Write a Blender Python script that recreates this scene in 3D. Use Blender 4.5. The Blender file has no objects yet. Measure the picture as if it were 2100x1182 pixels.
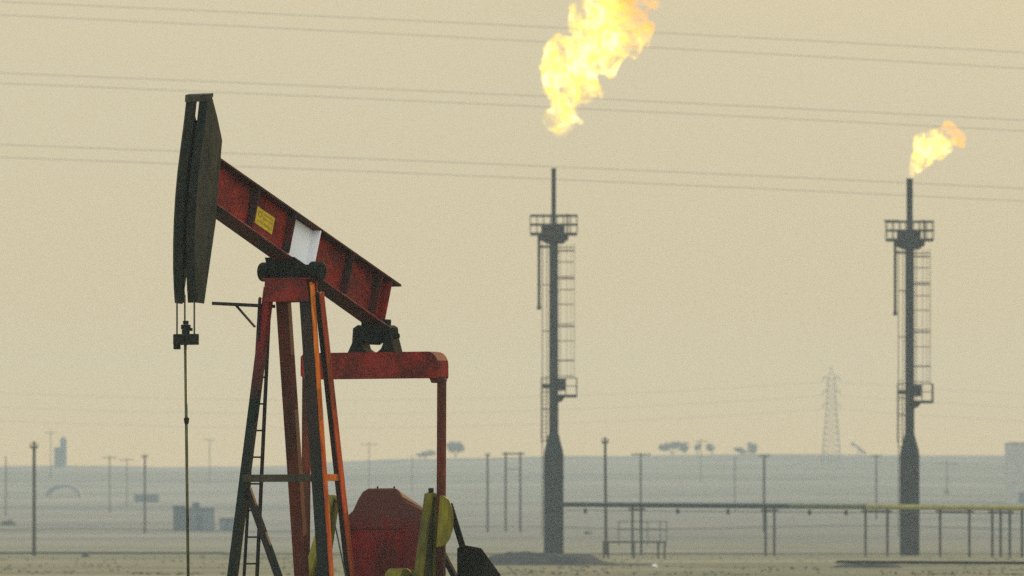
import bpy, bmesh, math, random
from mathutils import Vector, Matrix, noise
random.seed(7)
SC = bpy.context.scene
COL = SC.collection
R = math.radians

# ------------------------------------------------------------------ camera
F, HOR, CAMH = 17500.0, 1101.0, 1.44        # focal length and horizon row in photo pixels, eye height
cam = bpy.data.cameras.new('camera')
cam.sensor_width = 36.0
cam.lens = 36.0 * F / 2100.0
cam.shift_y = (HOR - 591.0) / 2100.0
cam.clip_start, cam.clip_end = 1.0, 20000.0
cam.dof.use_dof = True
cam.dof.focus_distance = 110.0
cam.dof.aperture_fstop = 6.0
co = bpy.data.objects.new('camera', cam)
COL.objects.link(co)
co.location = (0, 0, CAMH)
co.rotation_euler = (R(90), 0, 0)
SC.camera = co

# ------------------------------------------------------------------ light
SUN_AZ, SUN_EL = R(29), R(14)             # from +Y towards +X
w = bpy.data.worlds.new('World')
SC.world = w
w.use_nodes = True
nt = w.node_tree
bg = nt.nodes['Background']
sky = nt.nodes.new('ShaderNodeTexSky')
sky.sky_type = 'NISHITA'
sky.sun_disc = False
sky.sun_elevation = SUN_EL
sky.sun_rotation = SUN_AZ
sky.dust_density = 8.0
sky.air_density = 1.2
mixn = nt.nodes.new('ShaderNodeMix')
mixn.data_type = 'RGBA'
mixn.inputs[0].default_value = 0.88
# dust laden air: cream towards the low sun, brighter and cooler overhead and away from it
wtc = nt.nodes.new('ShaderNodeTexCoord')
wdt = nt.nodes.new('ShaderNodeVectorMath'); wdt.operation = 'DOT_PRODUCT'
wdt.inputs[1].default_value = (-0.5*math.sin(SUN_AZ), -0.5*math.cos(SUN_AZ), 0.9)
nt.links.new(wtc.outputs['Generated'], wdt.inputs[0])
wmr = nt.nodes.new('ShaderNodeMapRange'); wmr.interpolation_type = 'SMOOTHSTEP'
wmr.inputs[1].default_value = -0.42; wmr.inputs[2].default_value = 0.55
nt.links.new(wdt.outputs['Value'], wmr.inputs[0])
dust = nt.nodes.new('ShaderNodeMix'); dust.data_type = 'RGBA'
low = nt.nodes.new('ShaderNodeMix'); low.data_type = 'RGBA'     # yellower in the thick air at the horizon
low.inputs[6].default_value = (8.5, 5.45, 1.6, 1)
low.inputs[7].default_value = (7.25, 6.12, 3.8, 1)
wsx = nt.nodes.new('ShaderNodeSeparateXYZ')
nt.links.new(wtc.outputs['Generated'], wsx.inputs[0])
wlr = nt.nodes.new('ShaderNodeMapRange'); wlr.interpolation_type = 'SMOOTHSTEP'
wlr.inputs[1].default_value = -0.005; wlr.inputs[2].default_value = 0.055
nt.links.new(wsx.outputs[2], wlr.inputs[0])
nt.links.new(wlr.outputs[0], low.inputs[0])
nt.links.new(low.outputs[2], dust.inputs[6])
dust.inputs[7].default_value = (14.0, 15.0, 15.8, 1)
nt.links.new(wmr.outputs[0], dust.inputs[0])
nt.links.new(dust.outputs[2], mixn.inputs[7])
nt.links.new(sky.outputs[0], mixn.inputs[6])
nt.links.new(mixn.outputs[2], bg.inputs[0])
bg.inputs[1].default_value = 0.1

sl = bpy.data.lights.new('sun', 'SUN')
sl.energy = 5.0
sl.angle = R(0.6)
sl.color = (1.0, 0.62, 0.25)
so = bpy.data.objects.new('sun', sl)
COL.objects.link(so)
sd = Vector((math.sin(SUN_AZ) * math.cos(SUN_EL), math.cos(SUN_AZ) * math.cos(SUN_EL), math.sin(SUN_EL)))
so.rotation_euler = sd.to_track_quat('Z', 'Y').to_euler()
so.location = (300, 200, 300)

SC.view_settings.view_transform = 'Standard'
SC.view_settings.look = 'None'
SC.view_settings.exposure = 0.0
SC.view_settings.gamma = 1.0
SC.render.filter_size = 2.0
SC.cycles.volume_step_rate = 0.35
SC.cycles.max_bounces = 6
SC.cycles.use_denoising = False

# ------------------------------------------------------------------ helpers
def pt(x, y, Y):
    return Vector(((x - 1050) / F * Y, Y, CAMH + (HOR - y) / F * Y))

def tag(o, label=None, cat=None, group=None, kind=None):
    if label: o['label'] = label
    if cat: o['category'] = cat
    if group: o['group'] = group
    if kind: o['kind'] = kind
    return o

def thing(name, loc, label, cat, group=None, rz=0):
    o = bpy.data.objects.new(name, None)
    o.empty_display_size = 0.2
    COL.objects.link(o)
    o.location = loc
    o.rotation_euler = (0, 0, rz)
    return tag(o, label, cat, group)

class MB:
    """collects shapes that belong to ONE part"""
    def __init__(s):
        s.v, s.f, s.m, s.marks = [], [], [], []
    def add(s, vs, fs, mi=0):
        b = len(s.v)
        s.marks.append((len(s.v), len(s.f)))
        s.v += [Vector(p) for p in vs]
        s.f += [tuple(b + i for i in f) for f in fs]
        s.m += [mi] * len(fs)
        return s
    def box(s, lo, hi):
        x0, y0, z0 = lo; x1, y1, z1 = hi
        return s.add([(x0,y0,z0),(x1,y0,z0),(x1,y1,z0),(x0,y1,z0),(x0,y0,z1),(x1,y0,z1),(x1,y1,z1),(x0,y1,z1)],
                     [(0,3,2,1),(4,5,6,7),(0,1,5,4),(1,2,6,5),(2,3,7,6),(3,0,4,7)])
    def bar(s, p0, p1, nrm, w, d, w1=None, d1=None):
        """rectangular bar from p0 to p1; nrm = direction of its d side"""
        p0, p1 = Vector(p0), Vector(p1)
        ax = (p1 - p0).normalized()
        n = Vector(nrm); n = (n - ax * n.dot(ax)).normalized()
        t = ax.cross(n)
        w1 = w if w1 is None else w1; d1 = d if d1 is None else d1
        vs = []
        for p, a, b in ((p0, w, d), (p1, w1, d1)):
            for i, j in ((-1,-1),(1,-1),(1,1),(-1,1)):
                vs.append(p + t * (i * a / 2) + n * (j * b / 2))
        return s.add(vs, [(0,3,2,1),(4,5,6,7),(0,1,5,4),(1,2,6,5),(2,3,7,6),(3,0,4,7)])
    def hbeam(s, p0, p1, nrm, w, d, t=0.018, tw=0.012):
        """H section: two flanges (normal = nrm) of width w, d apart, with a web"""
        p0, p1 = Vector(p0), Vector(p1)
        ax = (p1 - p0).normalized()
        n = Vector(nrm); n = (n - ax * n.dot(ax)).normalized()
        for sg in (-1, 1):
            off = n * (sg * (d - t) / 2)
            s.bar(p0 + off, p1 + off, n, w, t)
        s.bar(p0, p1, n, tw, d - 2 * t - 0.002)
        return s
    def tube(s, pts, r, n=8, caps=True):
        pts = [Vector(p) for p in pts]
        b = []
        for i, p in enumerate(pts):
            a = (pts[min(i+1, len(pts)-1)] - pts[max(i-1, 0)]).normalized()
            h = Vector((0,0,1)) if abs(a.z) < 0.9 else Vector((1,0,0))
            e1 = a.cross(h).normalized(); e2 = a.cross(e1)
            rr = r[i] if isinstance(r, (list, tuple)) else r
            b.append([p + (e1 * math.cos(2*math.pi*k/n) + e2 * math.sin(2*math.pi*k/n)) * rr for k in range(n)])
        vs = [q for ring in b for q in ring]
        fs = []
        for i in range(len(pts) - 1):
            for k in range(n):
                k2 = (k + 1) % n
                fs.append((i*n+k, (i+1)*n+k, (i+1)*n+k2, i*n+k2))
        if caps:
            fs.append(tuple(range(n)))
            fs.append(tuple((len(pts)-1)*n + k for k in reversed(range(n))))
        return s.add(vs, fs)
    def prism(s, poly, axis, a, b):
        """poly: 2D points; axis 'y': points are (x,z) spread over y=a..b; axis 'x': (y,z) over x=a..b; axis 'z': (x,y) over z=a..b"""
        def mk(p, t):
            if axis == 'y': return (p[0], t, p[1])
            if axis == 'x': return (t, p[0], p[1])
            return (p[0], p[1], t)
        n = len(poly)
        vs = [mk(p, a) for p in poly] + [mk(p, b) for p in poly]
        fs = [tuple(range(n)), tuple(range(2*n-1, n-1, -1))]
        for i in range(n):
            j = (i + 1) % n
            fs.append((i, i+n, j+n, j))
        return s.add(vs, fs)
    def lathe(s, prof, n=24, c=(0,0)):
        vs, fs = [], []
        for r, z in prof:
            for k in range(n):
                a = 2*math.pi*k/n
                vs.append((c[0] + r*math.cos(a), c[1] + r*math.sin(a), z))
        for i in range(len(prof)-1):
            for k in range(n):
                k2 = (k+1) % n
                fs.append((i*n+k, i*n+k2, (i+1)*n+k2, (i+1)*n+k))
        fs.append(tuple(reversed(range(n))))
        fs.append(tuple((len(prof)-1)*n+k for k in range(n)))
        return s.add(vs, fs)
    def build_pieces(s, name, mat, parent=None, bevel=0, smooth=False):
        out = []
        for (va, fa), (vb, fb) in zip(s.marks, s.marks[1:] + [(len(s.v), len(s.f))]):
            m_ = MB(); m_.add(s.v[va:vb], [tuple(i - va for i in f) for f in s.f[fa:fb]])
            out.append(m_.build(name, mat, parent, bevel, smooth))
        return out
    def build(s, name, mat, parent=None, bevel=0, smooth=False, loc=None):
        me = bpy.data.meshes.new(name)
        me.from_pydata(s.v, [], s.f)
        me.update()
        bm = bmesh.new(); bm.from_mesh(me)
        bmesh.ops.recalc_face_normals(bm, faces=bm.faces)
        bm.to_mesh(me); bm.free()
        for m_ in (mat if isinstance(mat, (list, tuple)) else [mat]):
            me.materials.append(m_)
        if smooth:
            for p in me.polygons: p.use_smooth = True
        o = bpy.data.objects.new(name, me)
        COL.objects.link(o)
        if parent: o.parent = parent
        if loc: o.location = loc
        if bevel:
            b = o.modifiers.new('bevel', 'BEVEL'); b.width = bevel; b.segments = 2; b.limit_method = 'ANGLE'
        return o

# ------------------------------------------------------------------ materials
def mat_paint(name, base, second=None, amount=0.5, scale=3.0, rough=0.6, metal=0.0, fine=True, stretch=(1,1,1), spec=0.10, bump=0.0):
    m = bpy.data.materials.new(name); m.use_nodes = True
    n = m.node_tree.nodes; l = m.node_tree.links
    p = n['Principled BSDF']
    p.inputs['Roughness'].default_value = rough
    p.inputs['Metallic'].default_value = metal
    p.inputs['Specular IOR Level'].default_value = spec
    p.inputs['Base Color'].default_value = (*base, 1)
    if second:
        tc = n.new('ShaderNodeTexCoord')
        mp = n.new('ShaderNodeMapping'); mp.inputs['Scale'].default_value = stretch
        l.new(tc.outputs['Object'], mp.inputs[0])
        a = n.new('ShaderNodeTexNoise'); a.inputs['Scale'].default_value = scale
        a.inputs['Detail'].default_value = 6; a.inputs['Roughness'].default_value = 0.65
        l.new(mp.outputs[0], a.inputs['Vector'])
        r = n.new('ShaderNodeValToRGB')
        c = 0.62 - 0.3 * amount
        r.color_ramp.elements[0].position = c - 0.10
        r.color_ramp.elements[1].position = c + 0.12
        l.new(a.outputs['Fac'], r.inputs[0])
        mx = n.new('ShaderNodeMix'); mx.data_type = 'RGBA'
        mx.inputs[6].default_value = (*base, 1); mx.inputs[7].default_value = (*second, 1)
        l.new(r.outputs[0], mx.inputs[0])
        out = mx.outputs[2]
        if fine:
            b = n.new('ShaderNodeTexNoise'); b.inputs['Scale'].default_value = scale * 9
            b.inputs['Detail'].default_value = 4
            l.new(mp.outputs[0], b.inputs['Vector'])
            h = n.new('ShaderNodeHueSaturation')
            mr = n.new('ShaderNodeMapRange'); mr.inputs[1].default_value = 0.3; mr.inputs[2].default_value = 0.7
            mr.inputs[3].default_value = 0.72; mr.inputs[4].default_value = 1.28
            l.new(b.outputs['Fac'], mr.inputs[0]); l.new(mr.outputs[0], h.inputs['Value'])
            l.new(out, h.inputs['Color']); out = h.outputs[0]
            if bump:
                bu = n.new('ShaderNodeBump'); bu.inputs['Strength'].default_value = bump; bu.inputs['Distance'].default_value = 0.01
                l.new(b.outputs['Fac'], bu.inputs['Height']); l.new(bu.outputs[0], p.inputs['Normal'])
        l.new(out, p.inputs['Base Color'])
    return m

def mat_zones(name, low, high, z0, z1, scale=2.0, jag=0.5, rough=0.65):
    """two paints / coats of dirt meeting along a ragged line between heights z0 and z1 of the part"""
    m = mat_paint(name, low, (low[0]*0.4, low[1]*1.1, low[2]*1.0), 0.55, scale, rough, stretch=(1,1,0.5))
    n = m.node_tree.nodes; l = m.node_tree.links
    p = n['Principled BSDF']
    old = p.inputs['Base Color'].links[0].from_socket
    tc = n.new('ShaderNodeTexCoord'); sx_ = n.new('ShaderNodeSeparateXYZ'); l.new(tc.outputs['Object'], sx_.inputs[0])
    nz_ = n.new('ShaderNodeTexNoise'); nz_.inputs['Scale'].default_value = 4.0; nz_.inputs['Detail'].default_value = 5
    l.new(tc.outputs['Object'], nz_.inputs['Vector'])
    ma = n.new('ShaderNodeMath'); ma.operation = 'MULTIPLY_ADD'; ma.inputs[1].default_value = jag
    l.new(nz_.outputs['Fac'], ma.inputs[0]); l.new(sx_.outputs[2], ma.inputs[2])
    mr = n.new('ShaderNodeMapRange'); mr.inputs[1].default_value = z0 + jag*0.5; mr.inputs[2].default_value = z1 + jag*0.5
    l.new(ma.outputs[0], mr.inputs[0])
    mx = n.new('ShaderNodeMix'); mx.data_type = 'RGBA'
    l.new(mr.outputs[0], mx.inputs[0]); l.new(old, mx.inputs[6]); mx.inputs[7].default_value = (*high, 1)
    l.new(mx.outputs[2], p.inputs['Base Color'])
    return m

M = {}
M['red'] = mat_paint('red_paint', (0.28, 0.022, 0.011), (0.090, 0.014, 0.008), 0.55, 2.6, 0.6)
M['red_leg'] = mat_paint('red_leg_paint', (0.155, 0.030, 0.012), (0.055, 0.021, 0.011), 0.6, 2.0, 0.6, stretch=(1,1,0.35))
M['sunlit_leg'] = mat_paint('sunlit_orange_paint', (0.46, 0.140, 0.018), (0.22, 0.048, 0.016), 0.45, 2.0, 0.9, spec=0.0, stretch=(1,1,0.3))  # bright orange puts the sunlight on plate and brace into the paint
M['red_shade'] = mat_paint('shaded_dark_red', (0.075, 0.015, 0.011), (0.030, 0.019, 0.013), 0.5, 3.0, 0.6)  # red darkened to hold the shade on stiffener faces and top flange
M['edge'] = mat_paint('pale_red_edge', (0.30, 0.085, 0.065), (0.16, 0.03, 0.025), 0.5, 4.0, 0.6)  # paler red line along the bottom flange edge
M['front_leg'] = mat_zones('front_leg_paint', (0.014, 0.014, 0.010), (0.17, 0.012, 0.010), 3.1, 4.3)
M['housing'] = mat_zones('housing_paint', (0.165, 0.011, 0.009), (0.088, 0.030, 0.022), 1.45, 1.75, 2.0, 0.5, 0.8)
M['sunlit_rear_leg'] = mat_paint('sunlit_red_paint', (0.30, 0.058, 0.018), (0.13, 0.030, 0.014), 0.55, 1.6, 0.9, spec=0.0, stretch=(1,1,0.3))  # brighter red holds the sunlight on the rear leg's plate
M['beam_under'] = mat_paint('oily_red_flange', (0.10, 0.014, 0.010), (0.026, 0.022, 0.015), 0.6, 1.3, 0.6)
M['red_dull'] = mat_paint('dusty_red_paint', (0.17, 0.010, 0.009), (0.060, 0.022, 0.015), 0.6, 2.2, 0.8)
M['oily_shade_red'] = mat_paint('oily_shade_red_paint', (0.042, 0.014, 0.009), (0.010, 0.013, 0.009), 0.75, 1.6, 0.55, stretch=(1,1,0.3))  # dark from oil; on the rear leg it also holds painted shade
M['oily'] = mat_paint('oily_dark_steel', (0.022, 0.022, 0.012), (0.052, 0.044, 0.023), 0.40, 3.0, 0.55, stretch=(1,1,0.35), bump=0.3)
M['black'] = mat_paint('black_greased_steel', (0.007, 0.011, 0.008), (0.020, 0.019, 0.012), 0.4, 6.0, 0.7, bump=0.4, spec=0.02)
M['white'] = mat_paint('white_paint', (0.80, 0.79, 0.76))
M['yellow'] = mat_paint('yellow_paint', (0.19, 0.160, 0.010), (0.080, 0.075, 0.012), 0.5, 1.8, 0.55, stretch=(1,1,0.3))
M['crank_web'] = mat_paint('dark_yellow_paint', (0.07, 0.075, 0.014), (0.028, 0.030, 0.012), 0.5, 4.0, 0.55, stretch=(1,1,0.3))  # darker green-yellow for the crank web
M['sign'] = mat_paint('yellow_sign', (0.62, 0.43, 0.02), (0.45, 0.30, 0.03), 0.35, 8.0, 0.5)
M['ink'] = mat_paint('sign_ink', (0.33, 0.21, 0.02))
M['cable'] = mat_paint('steel_rope', (0.05, 0.05, 0.03))
M['rod'] = mat_paint('polished_rod_steel', (0.045, 0.05, 0.018), (0.09, 0.085, 0.03), 0.4, 4.0, 0.45)
M['stack'] = mat_paint('weathered_grey_steel', (0.010, 0.018, 0.020), (0.022, 0.027, 0.026), 0.5, 0.8, 0.7, stretch=(1,1,0.2), spec=0.0)
M['stack_thin'] = mat_paint('dark_grey_steel', (0.020, 0.026, 0.024))
M['cagem'] = mat_paint('rusty_cage_steel', (0.08, 0.062, 0.048))
M['pipe_dark'] = mat_paint('dark_pipe_paint', (0.028, 0.042, 0.040), (0.042, 0.048, 0.044), 0.4, 0.5, 0.6, spec=0.0)
M['pipe_yellow'] = mat_paint('yellow_pipe_paint', (0.27, 0.24, 0.045), (0.19, 0.17, 0.05), 0.5, 0.4, 0.6)
M['pipe_olive'] = mat_paint('olive_pipe_paint', (0.10, 0.10, 0.04), (0.05, 0.06, 0.04), 0.4, 0.5, 0.6)
M['post'] = mat_paint('post_steel', (0.048, 0.056, 0.048), (0.075, 0.075, 0.056), 0.4, 1.0, spec=0.0)
M['wood'] = mat_paint('pole_timber', (0.085, 0.075, 0.055), (0.055, 0.05, 0.04), 0.5, 1.5, 0.9, spec=0.0, stretch=(1,1,0.1))
M['wire'] = mat_paint('aluminium_wire', (0.16, 0.15, 0.13))
M['pylon'] = mat_paint('galvanised_steel', (0.12, 0.14, 0.15))
M['shed'] = mat_paint('shed_blue_grey', (0.11, 0.135, 0.15), (0.14, 0.16, 0.16), 0.5, 0.4, 0.8)
M['shed_dark'] = mat_paint('shed_dark_blue', (0.06, 0.085, 0.10), (0.08, 0.10, 0.11), 0.5, 0.4, 0.8)
M['pale'] = mat_paint('pale_render', (0.085, 0.11, 0.12), (0.105, 0.125, 0.13), 0.5, 0.3, 0.8)
M['pale_block'] = mat_paint('pale_dusty_render', (0.33, 0.31, 0.25), (0.36, 0.33, 0.27), 0.5, 0.15, 0.9, spec=0.0)
M['bark'] = mat_paint('bark', (0.07, 0.06, 0.045), (0.04, 0.035, 0.03), 0.5, 2.0, 0.9)
M['leaf'] = mat_paint('dry_leaves', (0.045, 0.065, 0.055), (0.075, 0.085, 0.06), 0.5, 0.6, 0.8)
M['scrap'] = mat_paint('white_scrap', (0.75, 0.75, 0.70))
M['grass'] = mat_paint('dry_grass', (0.125, 0.120, 0.070), (0.16, 0.15, 0.09), 0.5, 0.05, 0.9, spec=0.0)
M['berm'] = mat_paint('grey_spoil', (0.040, 0.046, 0.046), (0.070, 0.070, 0.060), 0.4, 0.35, 0.95, stretch=(1,1,2.0), spec=0.0)

def ground_mat():
    m = bpy.data.materials.new('desert_ground'); m.use_nodes = True
    n = m.node_tree.nodes; l = m.node_tree.links
    p = n['Principled BSDF']; p.inputs['Roughness'].default_value = 0.95
    p.inputs['Specular IOR Level'].default_value = 0.0
    tc = n.new('ShaderNodeTexCoord')
    def nz(sc, st, det=5):
        mp = n.new('ShaderNodeMapping'); mp.inputs['Scale'].default_value = st
        l.new(tc.outputs['Object'], mp.inputs[0])
        a = n.new('ShaderNodeTexNoise'); a.inputs['Scale'].default_value = sc; a.inputs['Detail'].default_value = det
        a.inputs['Roughness'].default_value = 0.62
        l.new(mp.outputs[0], a.inputs['Vector'])
        return a.outputs['Fac']
    def ramp(src, a, b):
        r = n.new('ShaderNodeMapRange'); r.inputs[1].default_value = a; r.inputs[2].default_value = b
        l.new(src, r.inputs[0]); return r.outputs[0]
    def mix(f, c0, c1):
        x = n.new('ShaderNodeMix'); x.data_type = 'RGBA'
        l.new(f, x.inputs[0])
        for i, c in ((6, c0), (7, c1)):
            if isinstance(c, tuple): x.inputs[i].default_value = (*c, 1)
            else: l.new(c, x.inputs[i])
        return x.outputs[2]
    big = mix(ramp(nz(0.02, (0.5, 0.55, 1)), 0.38, 0.62), (0.220, 0.205, 0.135), (0.155, 0.150, 0.098))
    mid = mix(ramp(nz(0.09, (0.35, 0.6, 1)), 0.46, 0.66), big, (0.110, 0.112, 0.074))
    fin = mix(ramp(nz(1.2, (1, 0.5, 1)), 0.52, 0.72), mid, (0.105, 0.105, 0.060))
    pal = mix(ramp(nz(0.05, (0.3, 1.0, 1)), 0.57, 0.70), fin, (0.26, 0.24, 0.17))
    # greyer colours on the far slope
    far = mix(ramp(nz(0.012, (0.35, 0.8, 1)), 0.36, 0.64), (0.190, 0.182, 0.140), (0.118, 0.122, 0.100))
    far = mix(ramp(nz(0.03, (0.25, 1.0, 1)), 0.55, 0.68), far, (0.24, 0.225, 0.175))
    far = mix(ramp(nz(0.10, (0.2, 0.5, 1)), 0.58, 0.70), far, (0.075, 0.084, 0.072))
    sx_ = n.new('ShaderNodeSeparateXYZ'); l.new(tc.outputs['Object'], sx_.inputs[0])
    pal = mix(ramp(sx_.outputs[1], 620, 1000), pal, far)
    l.new(pal, p.inputs['Base Color'])
    return m
M['ground'] = ground_mat()

# ------------------------------------------------------------------ terrain
def lerp(tab, x):
    if x <= tab[0][0]: return tab[0][1]
    for (a, fa), (b, fb) in zip(tab, tab[1:]):
        if x <= b:
            t = (x - a) / (b - a)
            return fa + (fb - fa) * t
    return tab[-1][1]
RIDGE = [(-2000, 958), (0, 957), (560, 957), (700, 948), (820, 944), (950, 941), (1120, 936), (1300, 933), (1700, 931), (2100, 936), (4000, 945)]
PROF = [(0, 0), (700, 0), (900, .028), (1090, .08), (1300, .15), (1500, .23), (1750, .36), (2000, .52), (2300, .77), (2600, 1.0), (2750, 1.0), (3200, .7), (4000, .3), (12000, 0.2)]
def ground(X, Y):
    x = 1050 + X / max(Y, 50) * F
    zr = (HOR - lerp(RIDGE, x)) / F * 2600 + CAMH
    z = lerp(PROF, Y) * zr
    k = min(1, max(0, (Y - 250) / 400))
    z += k * 0.05 * noise.noise((X * 0.05, Y * 0.03, 1.3))
    k2 = min(1, max(0, (Y - 900) / 900))
    z += k2 * (0.55 * noise.noise((X * 0.018, Y * 0.008, 7.3)) + 0.25 * noise.noise((X * 0.07, Y * 0.02, 2.1)))
    return z
def ground_px(x, Y):
    X = (x - 1050) / F * Y
    return HOR - (ground(X, Y) - CAMH) / Y * F
def solveY(x, y):
    """distance at which the ground is seen at photo row y"""
    Y = 320.0
    while Y < 2590 and ground_px(x, Y) > y: Y += 4
    return Y
def on_ground(x, Y):
    X = (x - 1050) / F * Y
    return Vector((X, Y, ground(X, Y)))

rows = [-400, -100, 0, 60, 120, 200, 260] + [300 + 6*i for i in range(70)] + [720 + 14*i for i in range(70)] + [1700 + 22*i for i in range(50)] + [2900, 3200, 3500]
cols = [-16, -10, -6, -4, -3, -2.4, -2] + [-1.6 + 3.2*i/120 for i in range(121)] + [2, 2.4, 3, 4, 6, 10, 16]
tm = MB()
for Yv in rows:
    for c in cols:
        X = max(-2600, min(2600, c * 0.06 * (max(Yv, 0) + 120)))
        tm.v.append(Vector((X, Yv, ground(X, Yv))))
nc = len(cols)
for i in range(len(rows)-1):
    for j in range(nc-1):
        tm.f.append((i*nc+j, i*nc+j+1, (i+1)*nc+j+1, (i+1)*nc+j))
tag(tm.build('desert_ground', M['ground'], smooth=True), kind='structure')

def berm(name, x0, x1, crest, Y, depth, label_seed, top=None):
    """low heap of spoil; crest: list of (photo x, photo y) of its skyline at distance Y"""
    nx, ny = 70, 16
    mb = MB()
    for i in range(nx+1):
        x = x0 + (x1-x0)*i/nx
        X = (x-1050)/F*Y
        h = (HOR - lerp(crest, x))/F*Y + CAMH
        for j in range(ny+1):
            t = j/ny*2-1
            yy = Y + t*depth
            g = ground(X, yy)
            prof = max(0.0, 1-abs(t)**1.6)
            n1 = noise.noise((X*0.9, yy*0.9, label_seed))*0.09 + noise.noise((X*3.1, yy*3.1, label_seed))*0.035
            z = g - 0.06 + max(0, h-g)*prof*(1) + n1*prof
            mb.v.append(Vector((X, yy, z)))
    for i in range(nx):
        for j in range(ny):
            a = i*(ny+1)+j
            mb.f.append((a, a+ny+1, a+ny+2, a+1))
    return tag(mb.build(name, M['berm' if name == 'spoil_mound' else 'ground'], smooth=True), kind='structure')
berm('spoil_mound', 970, 1400, [(970,1166),(990,1150),(1010,1136),(1040,1131),(1080,1130),(1130,1132),(1180,1133),(1215,1138),(1245,1150),(1275,1155),(1330,1155),(1365,1160),(1400,1168)], 432, 4.5, 3.0)
berm('spoil_mound', 1655, 1860, [(1655,1180),(1680,1172),(1700,1163),(1725,1156),(1750,1153.5),(1800,1153),(1835,1155),(1850,1162),(1860,1172)], 396, 3.0, 5.0)
berm('earth_bank', 1640, 2420, [(1640,1176),(1680,1170),(1700,1162),(1725,1155),(1760,1153),(1850,1152),(2100,1155),(2420,1156)], 405, 4.0, 9.0)

# dry tufts
gm = MB()
for _ in range(2600):
    Yv = 318 + (random.random()**1.5) * 330
    x = random.uniform(-150, 2250)
    if noise.noise((x*0.006*Yv/400, Yv*0.03, 4.4)) < random.uniform(-0.25, 0.35): continue
    c = on_ground(x, Yv)
    s = random.uniform(0.04, 0.12)
    for k in range(9):
        a = random.uniform(0, 6.28); d = Vector((math.cos(a), math.sin(a), 0))
        b = c + d * random.uniform(0, s)
        tip = b + d * random.uniform(0.02, s*0.7) + Vector((0, 0, s * random.uniform(0.5, 1.2)))
        sd_ = Vector((-d.y, d.x, 0)) * s * 0.22
        gm.add([b - sd_, b + sd_, tip], [(0, 1, 2)])
tag(gm.build('dry_grass', M['grass']), 'low dry olive tufts scattered over the sandy foreground', 'grass', kind='stuff')

# ------------------------------------------------------------------ pump jack
AL = R(32)
SA, CA = math.sin(AL), math.cos(AL)
U = Vector((-SA, -CA, 0)); V = Vector((CA, -SA, 0))
PY = 110.0
PR = Vector(((600-1050)/F*PY, PY, 0))
CAMP = Vector((0, 0, CAMH))
def _loc(P):
    d = P - PR
    return Vector((d.dot(U), d.dot(V), d.z))
def onv(x, y, v):
    d = Vector(((x-1050)/F, 1, (HOR-y)/F))
    t = (v - V.dot(CAMP - PR)) / V.dot(d)
    return _loc(CAMP + d*t)
def onu(x, y, u):
    d = Vector(((x-1050)/F, 1, (HOR-y)/F))
    t = (u - U.dot(CAMP - PR)) / U.dot(d)
    return _loc(CAMP + d*t)
def wdir(x, y, z=0):      # a world direction in the machine's own axes
    d = Vector((x, y, z)); return Vector((d.dot(U), d.dot(V), d.z))

pj = thing('pumpjack', PR, 'red oil pumpjack with dark horsehead raised, red tilted beam and yellow cranks', 'pumpjack', rz=math.atan2(U.y, U.x))

# walking beam
FW = 0.15
T0, T1 = onv(446, 319, FW), onv(824, 584, FW)
B0, B1 = onv(430, 406, FW), onv(800, 670, FW)
ax2 = Vector((T1.x - T0.x, 0, T1.z - T0.z)).normalized()           # towards the tail
nu = Vector((-ax2.z, 0, ax2.x)); nu = nu if nu.z > 0 else -nu      # square to the beam, upwards
def depth_at(p):            # from bottom flange up to top flange along nu
    return (T0 - p).dot(nu) - 0.0
beam = MB(); tfl = MB(); bfl = MB(); edg = MB()
th = 0.03
tfl.prism([(T0.x, T0.z), (T1.x, T1.z), ((T1-nu*th).x, (T1-nu*th).z), ((T0-nu*th).x, (T0-nu*th).z)], 'y', -FW, FW)
Bm = B0; Bn = B1
bfl.prism([(Bm.x, Bm.z), (Bn.x, Bn.z), ((Bn-nu*th).x, (Bn-nu*th).z), ((Bm-nu*th).x, (Bm-nu*th).z)], 'y', -FW, FW)
tail_top = B1 + nu*(depth_at(B1)-th)
tt0 = T0 - nu*th
web_end_b = B1 - ax2*0.01
beam.prism([(tt0.x, tt0.z), (tail_top.x, tail_top.z), (web_end_b.x, web_end_b.z), (B0.x, B0.z)], 'y', -0.014, 0.014)
bo = beam.build('walking_beam', M['red'], pj)
tfl.build('top_flange', M['red_shade'], bo, bevel=0.004)  # shade under the flange is put into its dark paint
bfl.build('bottom_flange', M['beam_under'], bo, bevel=0.004)
edg.bar(Bm + Vector((0, 0.001, 0)) - nu*0.012, Bn + Vector((0, 0.001, 0)) - nu*0.012, (0,1,0), 0.014, 0.006)
edg.build('flange_edge', M['edge'], bo)
def stiff(x, y, mat, name='stiffener', lab=None):
    p = onv(x, y, FW - 0.006)
    p = B0 + ax2 * (p - B0).dot(ax2)
    h = depth_at(p) - th
    mb = MB()
    for sgn in (1, -1):
        vs = []
        for q in (p, p + nu*h):
            for e in (-0.008, 0.008):
                for yv in (0.0141*sgn, (FW-0.006)*sgn):
                    qq = q + ax2*e
                    vs.append((qq.x, yv, qq.z))
        mb.add(vs, [(0,1,3,2),(4,6,7,5),(0,2,6,4),(1,5,7,3),(0,4,5,1),(2,3,7,6)])
    o = mb.build(name, mat, bo)
    if lab: o['label'] = lab
    return p, h
stiff(519, 466, M['red_shade']); stiff(593, 518, M['red_shade'])
pw, hw = stiff(643, 552, M['white'], lab='white painted stiffener')
stiff(712, 601, M['red_shade']); stiff(770, 643, M['red_shade']); stiff(789, 657, M['red'])
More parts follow.
